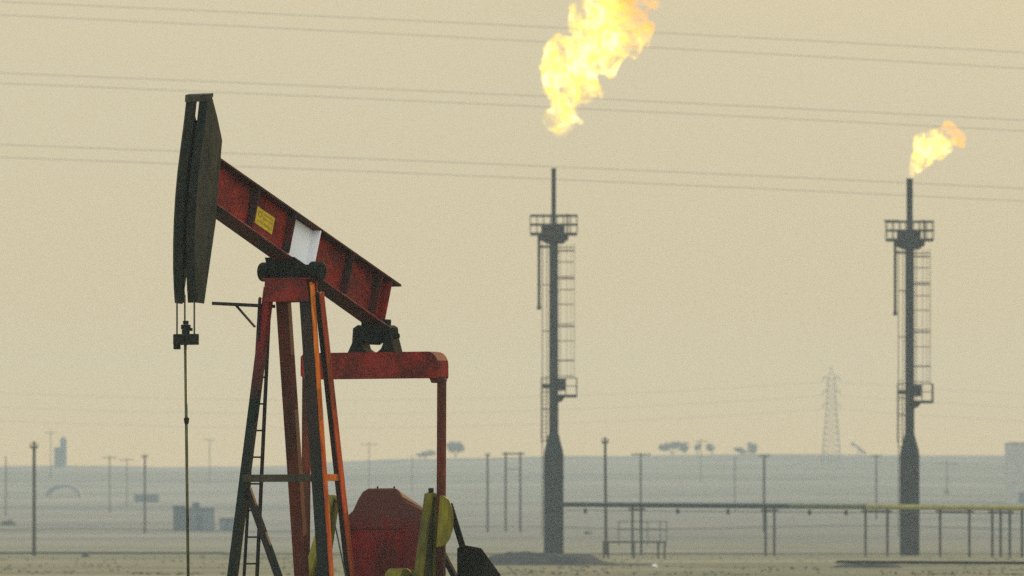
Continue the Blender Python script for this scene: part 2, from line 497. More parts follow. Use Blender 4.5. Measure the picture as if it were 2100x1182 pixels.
# white painted bay of the web, both faces
pa = B0 + ax2 * (onv(598, 522, FW) - B0).dot(ax2)
pb = pw - ax2*0.0085
wb = MB()
pb2 = pw + ax2*0.05
for s_, e_ in ((pa, pb), (pw + ax2*0.0085, pb2)):
    for y0 in (0.0165, -0.0165):
        q = [s_ + nu*0.002, e_ + nu*0.002, e_ + nu*(hw-0.002), s_ + nu*(hw-0.002)]
        wb.prism([(a.x, a.z) for a in q], 'y', y0-0.0024, y0+0.0024)
wbo = wb.build('paint_band', M['white'], bo); wbo['label'] = 'white painted band on the web'
# sign plate with an emblem and unreadable lines
s0 = onv(534, 478, 0.02)
sw, sh = 0.42, 0.225
sgc = B0 + ax2 * (s0 - B0).dot(ax2); sgh = depth_at(sgc)
s00 = onv(522, 457, 0.02)
sx = ax2; sy = nu
def sgp(a, b, yv):
    q = s00 + sx*a*sw + sy*b*sh
    return (q.x, yv, q.z)
sgn_ = MB()
vs = [sgp(a, b, yv) for yv in (0.0145, 0.022) for a, b in ((0,0),(1,0),(1,1),(0,1))]
sgn_.add(vs, [(0,3,2,1),(4,5,6,7),(0,1,5,4),(1,2,6,5),(2,3,7,6),(3,0,4,7)])
sgo = sgn_.build('sign_plate', M['sign'], bo); sgo['label'] = 'small yellow sign with a faint emblem and lettering'
ink = MB()
for k in range(14):
    a0 = 2*math.pi*k/14; a1 = 2*math.pi*(k+1)/14
    ring = []
    for a in (a0, a1):
        for r_ in (0.62, 1.0):
            ring.append((0.2 + r_*0.12*math.cos(a), 0.66 + r_*0.19*math.sin(a)))
    ink.add([sgp(*q, 0.0235) for q in ring], [(0,1,3,2)])
ink.build('emblem', M['ink'], sgo)
for row, (xa, xb) in ((0.80,(0.42,0.9)),(0.58,(0.4,0.92)),(0.25,(0.1,0.42)),(0.25,(0.5,0.9))):
    x = xa; ink = MB()
    while x < xb:
        wv = random.uniform(0.03, 0.07)
        ink.add([sgp(a, b, 0.0235) for a, b in ((x,row-0.06),(x+wv,row-0.06),(x+wv,row+0.06),(x,row+0.06))], [(0,1,2,3)])
        x += wv + 0.025
    ink.build('lettering', M['ink'], sgo)

# horsehead
HV = 0.175
fr = [onv(*p, HV) for p in ((429,199),(424,245),(417.5,295),(410.5,350),(406,400),(403,450),(401.5,500),(401.5,550),(403,590),(405,621))]
bk = [onv(*p, HV) for p in ((419,623),(430,545),(443,454),(450,360),(456,288),(446,240),(434,194))]
hh = MB(); tr_ = {1: MB(), -1: MB()}
sidepoly = [(p.x, p.z) for p in fr + bk]
for sgn in (1, -1):
    a, b = (HV-0.02)*sgn, HV*sgn
    hh.prism(sidepoly, 'y', min(a,b), max(a,b))
    for p, q in zip(fr, fr[1:]):     # rolled front track, leaving the rope channel open
        d = (q-p).normalized(); nn = Vector((-d.z, 0, d.x)); nn = nn if nn.x < 0 else -nn
        i0, i1 = 0.028*sgn, (HV-0.021)*sgn
        vs = []
        for yv in (i0, i1):
            for c in (p, q, q+nn*0.03, p+nn*0.03): vs.append((c.x, yv, c.z))
        tr_[sgn].add(vs, [(0,1,2,3),(7,6,5,4),(0,4,5,1),(1,5,6,2),(2,6,7,3),(3,7,4,0)])
ho = hh.build('horsehead', M['oily'], pj, bevel=0.003)
for k_ in (1, -1): tr_[k_].build('track', M['black'], ho)
# inner diaphragm behind the rope channel and top cap
ch = MB()
inner = [p + Vector((-0.10,0,0)) for p in fr[1:-2]]
for p, q in zip(inner, inner[1:]):
    vs = []
    for yv in (-(HV-0.022), HV-0.022):
        for c in (p, q, q+Vector((-0.02,0,0)), p+Vector((-0.02,0,0))): vs.append((c.x, yv, c.z))
    ch.add(vs, [(0,1,2,3),(7,6,5,4),(0,4,5,1),(1,5,6,2),(2,6,7,3),(3,7,4,0)])
ch.build('diaphragm', M['black'], ho)
cp = MB()
tp0 = onv(431, 206, HV); tp1 = onv(437, 193, HV)
cp.prism([(fr[0].x+0.02, fr[0].z-0.06), (fr[0].x+0.01, fr[0].z+0.035), (bk[-1].x-0.03, bk[-1].z+0.02), (bk[-1].x-0.02, bk[-1].z-0.03)], 'y', -HV-0.012, HV+0.012)
cp.build('top_cap', M['oily'], ho, bevel=0.006)

# bridle, carrier bar and rod
uf = fr[-1].x + 0.005
br = MB()
for xp, y0, y1 in ((363,605,690),(379,605,662),(398.5,605,690)):
    a = onu(xp, y0, uf-0.01); b = onu(xp, y1, uf-0.01)
    br.tube([a, b], 0.012, 6)
br.build_pieces('bridle_rope', M['cable'], pj)
ca = onu(359, 708, uf); cb = onu(404, 685, uf)
cbm = MB().box((uf-0.05, ca.y, ca.z), (uf+0.05, cb.y, cb.z))
e0 = onu(359, 717, uf); e1 = onu(367, 707, uf)
cbm.box((uf-0.045, e0.y, e0.z), (uf+0.045, e1.y, ca.z))
cbo = cbm.build('carrier_bar', M['black'], pj, bevel=0.008)
cl = MB()
c0 = onu(381, 685, uf)
for z0, z1, r_ in ((0,0.055,0.05),(0.058,0.115,0.062),(0.118,0.165,0.036)):
    cl.lathe([(r_, c0.z+z0), (r_, c0.z+z1)], 12, (c0.x, c0.y))
cl.box((c0.x-0.03, c0.y+0.03, c0.z+0.035), (c0.x+0.03, c0.y+0.085, c0.z+0.075))
cl.build('rod_clamp', M['black'], cbo)
r0 = onu(380, 706, uf); r1 = onu(386, 1182, uf)
rd = (r1-r0)/(r0.z-r1.z); r2 = r0 + rd*r0.z
ro = MB().tube([r0, r2], 0.019, 10).build('polished_rod', M['rod'], pj, smooth=True)
rc = onu(382.5, 862, uf)
MB().tube([rc+Vector((0,0,0.035)), rc+Vector((0,0,0.02)), rc-Vector((0,0,0.03)), rc-Vector((0,0,0.05))], [0.022,0.036,0.03,0.022], 10).build('rod_coupling', M['black'], ro)

# saddle bearing on the samson post
sb = MB()
zc = onu(600, 557, 0).z
def vcyl(mb, u, z, v0, v1, r_, n=20):
    mb.tube([(u, v0, z), (u, v1, z)], r_, n)
vcyl(sb, 0, zc, -0.36, 0.36, 0.085)
sb2 = MB()
vcyl(sb2, 0, zc, -0.475, -0.31, 0.125); vcyl(sb2, 0, zc, 0.30, 0.455, 0.125)
sb.build('saddle_shaft', M['black'], pj, smooth=False)
sb2.build_pieces('bearing_housing', M['black'], pj, bevel=0.015)
# saddle bracket bolted below the beam
bz = lambda u: (B0 - nu*th).z + (u - (B0-nu*th).x) * (ax2.z/ax2.x) - 0.002
brk = MB()
brk.prism([(0.26, bz(0.26)), (-0.26, bz(-0.26)), (-0.20, zc+0.01), (-0.13, zc-0.10), (0.13, zc-0.10), (0.2, zc+0.04)], 'y', -0.26, 0.2)
brk.build('saddle_bracket', M['black'], pj, bevel=0.01)
cap = MB()
ztop = zc - 0.112
zbot = onu(600, 619, 0.15).z
cap.prism([(-0.30, ztop), (0.33, ztop), (0.37, zbot), (-0.33, zbot)], 'x', 0.17, 0.195)
cap.prism([(-0.33, ztop), (0.25, ztop), (0.27, zbot), (-0.36, zbot)], 'x', -0.195, -0.17)
cap.box((-0.2, -0.35, ztop), (0.2, 0.36, ztop+0.025))
cap.build('post_cap', M['red'], pj, bevel=0.004)

# samson post legs (traced at cap height and at the lower frame edge, carried on to the ground)
def leg_line(xt, yt, ut, xb, yb, ub):
    a = onu(xt, yt, ut); b = onu(xb, yb, ub)
    k = a.z / (a.z - b.z)
    return a, a + (b - a) * k
rt = wdir(0.97, -0.245)
def leg(xt, yt, ut, xb, yb, ub, nrm, w, d, mat, lab=None, solid=False):
    a, b = leg_line(xt, yt, ut, xb, yb, ub)
    mb = MB()
    if solid: mb.bar(a, b, nrm, w, d)
    else: mb.hbeam(a, b, nrm, w, d)
    o = mb.build('leg', mat, pj, bevel=0.004)
    if lab: o['label'] = lab
    return a, b
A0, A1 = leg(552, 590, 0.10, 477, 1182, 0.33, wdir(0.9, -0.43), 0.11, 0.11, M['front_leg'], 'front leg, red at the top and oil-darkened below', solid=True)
Bb0, Bb1 = leg(580, 600, -0.13, 619, 1182, -0.82, wdir(0.9, -0.43), 0.11, 0.17, M['red_leg'], solid=True)
C0, C1 = leg(627, 590, 0.08, 667, 1182, 0.30, wdir(-0.3, -0.95), 0.15, 0.15, M['oily_shade_red'], 'oil-darkened front leg', solid=True)
D0, D1 = leg(652, 600, -0.13, 716, 1182, -0.80, wdir(0.97, -0.245), 0.12, 0.075, M['oily_shade_red'], solid=True)  # dark paint puts shade into the leg's unlit side
# flange plate along the sunny side of the second front leg, sunlight painted on
fl = MB()
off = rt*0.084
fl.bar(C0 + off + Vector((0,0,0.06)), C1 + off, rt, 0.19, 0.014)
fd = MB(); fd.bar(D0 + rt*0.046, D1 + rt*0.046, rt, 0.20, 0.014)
fdo = fd.build('flange_plate', M['sunlit_rear_leg'], pj); fdo['label'] = 'red flange plate with painted-on sunlight on the rear leg'
fo = fl.build('flange_plate', M['sunlit_leg'], pj); fo['label'] = 'orange flange plate with painted-on sunlight on the leg'
# braces
def at_z(a, b, z): return a + (b - a) * ((z - a.z) / (b.z - a.z))
zb = onu(560, 981, 0.25).z
bc = MB(); p_, q_ = at_z(A0, A1, zb), at_z(C0, C1, zb)
bc.bar(p_ + Vector((0.03,0,0)), q_ + Vector((-0.02,0,0)), (0,0,1), 0.09, 0.095)
bc.build('cross_brace', M['oily'], pj, bevel=0.004)
bc = MB(); p_, q_ = at_z(C0, C1, zb+0.01), at_z(D0, D1, zb+0.01)
bc.bar(p_, q_, (0,0,1), 0.07, 0.085)
bc.build('cross_brace', M['sunlit_leg'], pj, bevel=0.004)  # orange stands for sunlight from behind, painted on
dg = MB()
p_ = onu(508, 1003, 0.23); q_ = onu(571, 1182, 0.32)
dg.bar(p_, p_ + (q_-p_)*(p_.z/(p_.z-q_.z)), (1,0,0), 0.095, 0.06)
dg.build('diagonal_brace', M['oily_shade_red'], pj, bevel=0.004)
# ladder on the left side of the post
la0, la1 = onv(533, 612, -0.46), onv(500.5, 1182, -0.76)
lb0, lb1 = onv(552, 640, -0.47), onv(527, 1182, -0.76)
ld = MB()
def ext(a, b): return a + (b-a) * (a.z/(a.z-b.z))
la2, lb2 = ext(la0, la1), ext(lb0, lb1)
ld.bar(la0, la2, (1,0,0), 0.024, 0.04); ld.bar(lb0, lb2, (1,0,0), 0.030, 0.045)
lo = ld.build('ladder', M['oily_shade_red'], pj)
for k in range(12):
    yk = 665 + 54.6*k
    z = onv(540, yk, -0.6).z
    if z < 0.2: break
    MB().tube([at_z(la0, la2, z), at_z(lb0, lb2, z)], 0.013, 6).build('rung', M['oily_shade_red'], lo)
# service platform
pf = MB()
p0 = onu(450, 623, 0.05); p1 = onu(549, 628, 0.05)
pf.add([(0.05+du, p0.y, p0.z+dz) for du in (-0.18, 0.18) for dz in (-0.022, 0.022)] + [(0.05+du, p1.y, p1.z+dz) for du in (-0.18, 0.18) for dz in (-0.022, 0.022)],
       [(0,1,3,2),(4,6,7,5),(0,4,5,1),(2,3,7,6),(0,2,6,4),(1,5,7,3)])
po = pf.build('service_platform', M['oily_shade_red'], pj, bevel=0.004)
pbm = MB()
for uu in (0.12,): pbm.bar(Vector((uu, onu(489,628,0.05).y, p0.z-0.02)), Vector((uu, onu(529,671,0.05).y, onu(529,671,0.05).z)), (1,0,0), 0.022, 0.03)
pbm.build_pieces('platform_brace', M['oily_shade_red'], po)
pgr = MB()
g0 = onu(531, 700, 0.2); g1 = onu(533, 611, 0.2); g2 = onu(549, 611, -0.1)
pgr.tube([g0, g1], 0.016, 6); pgr.tube([g1, g2], 0.014, 6)
pgr.build('grab_rail', M['oily_shade_red'], po)

# tail bearing and equalizer
UT = -2.0
def tv(x, y, u=UT):
    p = onu(x, y, u); return (p.y, p.z)
tb = MB()
lug_l = [tv(*p) for p in ((721,724),(730,704),(732,674),(742,667),(752,672),(749,703),(753,716),(763,724))]
lug_r = [tv(*p) for p in ((780,724),(789,716),(794,704),(794,672),(801,667),(808,672),(810,692),(818,724))]
tb.prism(lug_l, 'x', UT-0.1, UT+0.1); tb.prism(lug_r, 'x', UT-0.1, UT+0.1)
tbo = tb.build_pieces('equalizer_bracket', M['black'], pj, bevel=0.006)[1]
tb = MB()
p = tv(770, 690)
tb.tube([(UT, p[0]-0.28, p[1]), (UT, p[0]+0.36, p[1])], 0.035, 14)
tb.build('bearing_pin', M['black'], tbo)
tb = MB()
tb.prism([tv(*q) for q in ((753,655),(790,655),(790,702),(772,704),(767,708),(762,704),(753,702))], 'x', UT-0.15, UT+0.15)
tb.build('tail_bearing', M['black'], pj, bevel=0.01)
eq = MB()
zt, zbq = tv(770, 723)[1], tv(770, 777)[1]
el = tv(627, 750)[0]; er = tv(878, 750)[0]; er2 = tv(909, 750)[0]
eq.prism([(el, zbq+0.05), (el+0.05, zbq), (er, zbq), (er, zt), (el+0.05, zt), (el, zt-0.05)], 'x', UT-0.13, UT+0.13)
eqo = eq.build('equalizer_beam', M['red'], pj, bevel=0.008)
ec = MB()
arc = [(er+0.002, zbq), (er2-0.01, zbq-0.01), (er2, zbq+0.02), (er2, zt-0.2)]
for k in range(6):
    a = math.pi/2 * k/5
    arc.append((er2-0.17 + 0.17*math.cos(a), zt-0.17 + 0.17*math.sin(a)))
arc.append((er+0.002, zt))
ec.prism(arc, 'x', UT-0.132, UT+0.132)
eco = ec.build('end_casting', M['red'], eqo, bevel=0.006)

# pitman arms
def pitman(x0, x1, y0, y1, w):
    a = onu(x0, y0, UT); b = onu(x1, y1, UT)
    b2 = a + (b-a) * ((a.z-0.35)/(a.z-b.z))
    return MB().bar(a, b2, (1,0,0), w, 0.06).build('pitman_arm', M['red_leg'], pj, bevel=0.012)
pitman(906, 904.5, 776, 1140, 0.118)
pitman(629, 627, 770, 1100, 0.115)
MB().prism([tv(*q) for q in ((886,772),(910,772),(908,784),(893,786))], 'x', UT-0.1, UT+0.1).build('pitman_head', M['red_leg'], eqo, bevel=0.006)

# cranks: I-section arms, yellow
def crank(x0, y0, x1, y1, v, wtop, wbot, bevel_end=False):
    a, b = onv(x0, y0, v), onv(x1, y1, v)
    b = a + (b-a) * ((a.z-0.5)/(a.z-b.z))
    mb = MB()
    ax_ = (b-a).normalized(); n_ = Vector((-ax_.z, 0, ax_.x))
    for sgn in (-1, 1):
        mb.bar(a + n_*sgn*0.065, b + n_*sgn*0.22, n_, 0.11, 0.045, 0.12, 0.075)
    mb.bar(a - ax_*0.02, a + ax_*0.04, n_, 0.105, 0.085)
    o = mb.build('crank', M['yellow'], pj, bevel=0.006)
    MB().bar(a + ax_*0.051, b, n_, 0.03, 0.085, 0.03, 0.365).build('crank_web', M['crank_web'], o)
    return o
ck = crank(885, 1014, 873, 1182, 0.86, 0, 0)
ck2 = crank(683, 1020, 648, 1182, -0.62, 0, 0)
tb = MB(); q = onv(884, 1006, 0.86)
tb.tube([q+Vector((0.0,0,-0.06)), q+Vector((0.0,0,0.03))], 0.035, 10)
tb.build('crank_end', M['black'], ck)
# counterweight seen past the pitman
cw = MB()
pol = [onv(x, y, 1.2) for x, y in ((903,1016),(914,1024),(921,1040),(924,1062),(923,1085),(917,1105),(908,1118),(895,1122))]
cw.prism([(p.x, p.z) for p in pol], 'y', 1.19, 1.25)
cw.build('counterweight', M['yellow'], ck, bevel=0.008)
# hub pieces at the bottom edge
hb = MB()
for xc, yc, r_ in ((817, 1192, 0.17), (842, 1184, 0.10)):
    c = onv(xc, yc, 0.62)
    hb.tube([(c.x, 0.50, c.z), (c.x, 0.74, c.z)], r_, 18)
hb.build_pieces('crank_hub', M['yellow'], pj, bevel=0.01)
# red gear housing
UH = -1.9
def hv(x, y, u=UH): return onu(x, y, u)
front = [hv(*p) for p in ((703,1182),(705,1062),(722,1046),(733,1022),(742,1007),(754,999.5),(812,999),(822,1017),(824,1182))]
zg = 0.25
front[0].z = zg; front[-1].z = zg
DEP = 0.66
back = []
for i, p in enumerate(front):
    q = p.copy(); q.x -= DEP
    if p.z > zg + 0.5:
        drop = 0.28 if i in (4,5,6) else 0.1
        q.z = min(p.z, p.z - drop)
        if i == 7: q.z = p.z - 0.19
    back.append(q)
n_ = len(front)
gh = MB().add(front + back, [tuple(range(n_)), tuple(range(2*n_-1, n_-1, -1))] + [(i, i+n_, (i+1) % n_ + n_, (i+1) % n_) for i in range(n_)])
gho = gh.build('gear_housing', M['housing'], pj, bevel=0.045)
sm = MB()
pz = hv(760, 1083)
sm.box((UH+0.002, front[1].y+0.02, pz.z-0.012), (UH+0.016, front[-1].y-0.01, pz.z+0.014))
sm.build('housing_seam', M['red_dull'], gho)
bt = MB()
for xk in (766, 800):
    q = hv(xk, 1000); bt.lathe([(0.012, q.z-0.03), (0.012, q.z+0.012), (0.006, q.z+0.016)], 8, (q.x-0.1, q.y))
bt.build_pieces('breather', M['black'], gho)
# brake cable between the legs
q0, q1 = onu(684, 1062, -0.45), onu(709, 1182, -0.45)
MB().tube([q0, q0 + (q1-q0)*(q0.z/(q0.z-q1.z))], 0.011, 6).build('brake_rod', M['cable'], pj)
# dark belt guard and its strut
UG = -2.6
gd = MB()
poly = [onu(*p, UG) for p in ((937,1182),(937,1125),(948,1117),(960,1119),(986,1124),(990,1128),(990,1182))]
zg2 = 0.3
poly[0].z = zg2; poly[-1].z = zg2
bkp = []
for p in poly:
    q = p.copy(); q.x -= 0.45
    if q.z > zg2 + .1: q.z -= 0.33
    bkp.append(q)
n_ = len(poly)
gd.add(poly + bkp, [tuple(range(n_)), tuple(range(2*n_-1, n_-1, -1))] + [(i, i+n_, (i+1) % n_ + n_, (i+1) % n_) for i in range(n_)])
gd.build('belt_guard', M['black'], pj, bevel=0.006)
st = MB()
st.bar(onu(922,1034,UG), onu(950,1126,UG), (1,0,0), 0.085, 0.03)
q0, q1 = onu(905, 1130, UG), onu(932, 1182, UG)
st.bar(q0, q0 + (q1-q0)*1.8, (1,0,0), 0.07, 0.07)
st.build_pieces('guard_strut', M['black'], pj, bevel=0.004)

# ------------------------------------------------------------------ flare stacks
def flare(x, Y, dz, tip_z, tip_r, label):
    S = Y / F
    X = (x - 1050) * S
    t = thing('flare_stack', (X, Y, ground(X, Y)), label, 'flare stack', 'gas flare stacks')
    zz = lambda y: (HOR - y) * S + CAMH
    col = MB().lathe([(0.75, -0.2), (0.75, zz(936)), (0.71, zz(925)), (0.40, zz(893)), (0.36, zz(890))], 32)
    co_ = col.build('base_column', M['stack'], t, smooth=False)
    fl_ = MB()
    for yy in (1050, 980, 937): fl_.lathe([(0.78, zz(yy)-0.06), (0.78, zz(yy)+0.06)], 32)
    fl_.build_pieces('flange_ring', M['stack'], co_)
    zt_ = zz(492) + dz
    rs = MB().lathe([(0.355, zz(891)), (0.335, zt_)], 24)
    rs.build('riser', M['stack'], t)
    rr = MB()
    for yy in (840, 700, 600, 520): rr.lathe([(0.39, zz(yy)-0.05), (0.39, zz(yy)+0.05)], 24)
    rr.build_pieces('riser_flange', M['stack'], t)
    MB().lathe([(0.335, zt_), (0.28, zt_+0.35), (tip_r+0.02, zt_+0.9), (tip_r, zt_+1.0), (tip_r, tip_z-0.12), (tip_r+0.03, tip_z-0.1), (tip_r+0.03, tip_z)], 20).build('flare_tip', M['stack'], t)
    # top platform
    zp = zz(481) + dz
    dk = MB()
    W, D = 1.78, 1.35
    dk.prism([(-W, -D), (W, -D), (W, D), (-W, D)], 'z', zp-0.08, zp+0.08)
    dk.box((-1.2, -0.8, zp-0.46), (1.12, 0.8, zp-0.081))
    dk.prism([(-1.05, zp-0.461), (1.0, zp-0.461), (0.75, zp-0.72), (-0.5, zp-0.72)], 'y', -0.5, 0.5)
    dko = dk.build('platform', M['stack_thin'], t)
    eqb = MB().box((-0.95, -0.5, zp+0.081), (0.85, 0.45, zp+0.62))
    eqb.build('pilot_box', M['stack'], dko)
    rl = MB()
    for h in (0.72, 1.4):
        rl.tube([(-W,-D,zp+h),(W,-D,zp+h)], 0.05, 5); rl.tube([(-W,D,zp+h),(W,D,zp+h)], 0.05, 5)
        rl.tube([(-W,-D,zp+h),(-W,D,zp+h)], 0.035, 5); rl.tube([(W,-D,zp+h),(W,D,zp+h)], 0.035, 5)
    for i in range(8):
        xk = -W + 2*W*i/7
        for yk in (-D, D): rl.tube([(xk,yk,zp+0.08),(xk,yk,zp+1.42)], 0.035, 5)
    rl.tube([(W-0.75,-D+0.05,zp+0.08),(W-0.75,-D+0.05,zp+1.5)], 0.07, 6)
    rl.build('railing', M['stack_thin'], dko)
    tp = MB().bar((-W-0.25, -D-0.05, zp+1.42), (-0.9, -D-0.05, zp+1.42), (0,0,1), 0.12, 0.13)
    if dz < 0: tp.build('winch_arm', M['stack_thin'], dko)
    # hanging pipe on the left
    dp = MB().tube([(-1.12, -0.3, zp-0.08), (-1.12, -0.3, zz(635)+dz)], 0.11, 8)
    dp.tube([(-1.12, -0.3, zz(507)+dz), (-0.2, -0.2, zz(507)+dz)], 0.09, 8)
    dp.tube([(-1.12,-0.3,zz(636)+dz), (-1.12,-0.3,zz(628)+dz)], 0.16, 8)
    dp.build('drain_pipe', M['stack_thin'], t)
    # conduit with stand-offs
    cd = MB()
    for xo, r_ in ((-0.86, 0.035), (-0.52, 0.03)):
        cd.tube([(xo, -0.1, zz(1100)), (xo, -0.1, zz(500)+dz)], r_, 5)
    for yy in (585, 680, 775, 805, 840, 905): cd.tube([(-0.9,-0.1,zz(yy)+dz),(-0.2,-0.1,zz(yy)+dz)], 0.04, 5)
    cd.build('conduit', M['cagem'], t)
    # lower ladder on the left
    l2 = MB()
    for xo in (-0.95, -0.55): l2.tube([(xo, -0.2, zz(908)), (xo, -0.2, zz(775)+dz)], 0.03, 5)
    for k in range(16):
        z = zz(905) + k*0.31
        l2.tube([(-0.95,-0.2,z),(-0.55,-0.2,z)], 0.02, 4)
    l2.build('ladder', M['stack_thin'], t)
    # caged ladder on the right
    cg = MB(); cx = 0.95
    hoops = (508, 515, 538, 568, 572, 595, 625, 665, 670, 700, 740, 772)
    for yy in hoops:
        z = zz(yy) + dz
        ring = [(cx + 0.66*math.cos(a), 0.62*math.sin(a), z) for a in [math.pi*2*k/14 for k in range(15)]]
        cg.tube(ring, 0.042 if yy in (515, 572, 670, 740) else 0.02, 4, caps=False)
    for k in range(7):
        a = -1.5 + 3.0*k/6
        cg.tube([(cx+0.66*math.cos(a), 0.62*math.sin(a), zz(500)+dz), (cx+0.66*math.cos(a), 0.62*math.sin(a), zz(775)+dz)], 0.009, 4)
    cg.build('ladder_cage', M['cagem'], t)
    lr = MB()
    for yo in (-0.22, 0.22): lr.tube([(0.50, yo, zz(812)+dz), (0.50, yo, zz(480)+dz)], 0.02, 4)
    for k in range(40):
        lr.tube([(0.5,-0.22,zz(812)+dz+0.3*k),(0.5,0.22,zz(812)+dz+0.3*k)], 0.013, 4)
    lr.build('ladder', M['cagem'], t)
    # mid landing
    zl = zz(813) + dz
    ml = MB()
    ml.box((0.3, -0.9, zl-0.1), (1.78, 0.9, zl+0.1))
    ml.prism([(0.3, zl-0.101), (0.85, zl-0.101), (0.6, zl-0.42), (0.3, zl-0.5)], 'y', -0.4, 0.4)
    mlo = ml.build('landing', M['stack'], t)
    MB().box((0.34, -0.5, zl+0.42), (0.86, 0.5, zl+1.35)).build('valve_box', M['stack'], mlo)
    r2_ = MB()
    for h in (0.75, 1.35):
        r2_.tube([(0.86,-0.9,zl+h),(1.75,-0.9,zl+h),(1.75,0.9,zl+h)], 0.035, 5)
    for px_, py_ in ((1.75,-0.9),(1.75,0.9),(0.9,-0.9)): r2_.tube([(px_,py_,zl),(px_,py_,zl+1.37)], 0.045, 5)
    r2_.build('railing', M['stack_thin'], mlo)
    jb = MB().box((-0.9,-0.45,zz(792)+dz-0.2),(-0.3,0.1,zz(792)+dz+0.12))
    jb.build('junction_box', M['stack_thin'], t)
    return t
flare(1135.5, 650, 0.0, (HOR-346)*650/F+CAMH, 0.17, 'grey flare stack under the large flame, slimmer tip pipe, beside the red pumpjack')
flare(1865.5, 652, -0.42, (HOR-366)*652/F+CAMH, 0.24, 'grey flare stack under the small flame, thicker tip pipe, behind the yellow pipe')

# ------------------------------------------------------------------ flames
def flame_mat(name, tipdir, strength, orange_from, orange_to, nscale, foot):
    m = bpy.data.materials.new(name); m.use_nodes = True
    n = m.node_tree.nodes; l = m.node_tree.links
    n.remove(n['Principled BSDF'])
    out = n['Material Output']
    pv = n.new('ShaderNodeVolumePrincipled')
    pv.inputs['Color'].default_value = (0.95, 0.8, 0.1, 1)
    tc = n.new('ShaderNodeTexCoord')
    def nz(sc, det, dist, off):
        mp = n.new('ShaderNodeMapping'); mp.inputs['Location'].default_value = (off, off*2, off*3)
        l.new(tc.outputs['Object'], mp.inputs[0])
        a = n.new('ShaderNodeTexNoise'); a.inputs['Scale'].default_value = sc; a.inputs['Detail'].default_value = det
        a.inputs['Distortion'].default_value = dist; a.inputs['Roughness'].default_value = 0.6
        l.new(mp.outputs[0], a.inputs['Vector']); return a.outputs['Fac']
    st_ = n.new('ShaderNodeMapRange'); st_.interpolation_type = 'SMOOTHSTEP'
    st_.inputs[1].default_value = 0.43; st_.inputs[2].default_value = 0.66
    st_.inputs[3].default_value = strength*0.03; st_.inputs[4].default_value = strength*1.7
    l.new(nz(nscale, 4, 1.0, 0.0), st_.inputs[0])
    dt = n.new('ShaderNodeVectorMath'); dt.operation = 'DOT_PRODUCT'
    dt.inputs[1].default_value = tipdir
    l.new(tc.outputs['Object'], dt.inputs[0])
    ft = n.new('ShaderNodeMapRange'); ft.interpolation_type = 'SMOOTHSTEP'
    ft.inputs[1].default_value = foot[0]; ft.inputs[2].default_value = foot[1]
    ft.inputs[3].default_value = 0.3; ft.inputs[4].default_value = 1.0
    l.new(dt.outputs['Value'], ft.inputs[0])
    sm_ = n.new('ShaderNodeMath'); sm_.operation = 'MULTIPLY'
    l.new(st_.outputs[0], sm_.inputs[0]); l.new(ft.outputs[0], sm_.inputs[1])
    l.new(sm_.outputs[0], pv.inputs['Emission Strength'])
    dn = n.new('ShaderNodeMath'); dn.operation = 'MULTIPLY'; dn.inputs[1].default_value = 0.85/strength
    l.new(sm_.outputs[0], dn.inputs[0]); l.new(dn.outputs[0], pv.inputs['Density'])
    # hot white cells in yellow gas near the burner, orange at the ragged far end
    hot = n.new('ShaderNodeValToRGB')
    e = hot.color_ramp.elements
    e[0].position = 0.42; e[0].color = (1.0, 0.42, 0.01, 1)
    e[1].position = 0.60; e[1].color = (1.0, 0.95, 0.75, 1)
    e2_ = hot.color_ramp.elements.new(0.52); e2_.color = (1.0, 0.74, 0.05, 1)
    hm = n.new('ShaderNodeMix'); hm.inputs[0].default_value = 0.5
    l.new(nz(nscale*1.4, 3, 0.8, 11.0), hm.inputs[2]); l.new(st_.inputs[0].links[0].from_socket, hm.inputs[3])
    l.new(hm.outputs[0], hot.inputs[0])
    ad = n.new('ShaderNodeMath'); ad.operation = 'MULTIPLY_ADD'; ad.inputs[1].default_value = 2.5
    l.new(nz(0.5, 2, 0.0, 3.0), ad.inputs[0]); l.new(dt.outputs['Value'], ad.inputs[2])
    mr = n.new('ShaderNodeMapRange'); mr.inputs[1].default_value = orange_from+1.25; mr.inputs[2].default_value = orange_to+1.25
    l.new(ad.outputs[0], mr.inputs[0])
    mx = n.new('ShaderNodeMix'); mx.data_type = 'RGBA'
    l.new(mr.outputs[0], mx.inputs[0])
    l.new(hot.outputs[0], mx.inputs[6])
    mx.inputs[7].default_value = (0.62, 0.15, 0.0, 1)
    l.new(mx.outputs[2], pv.inputs['Emission Color'])
    l.new(pv.outputs[0], out.inputs['Volume'])
    return m

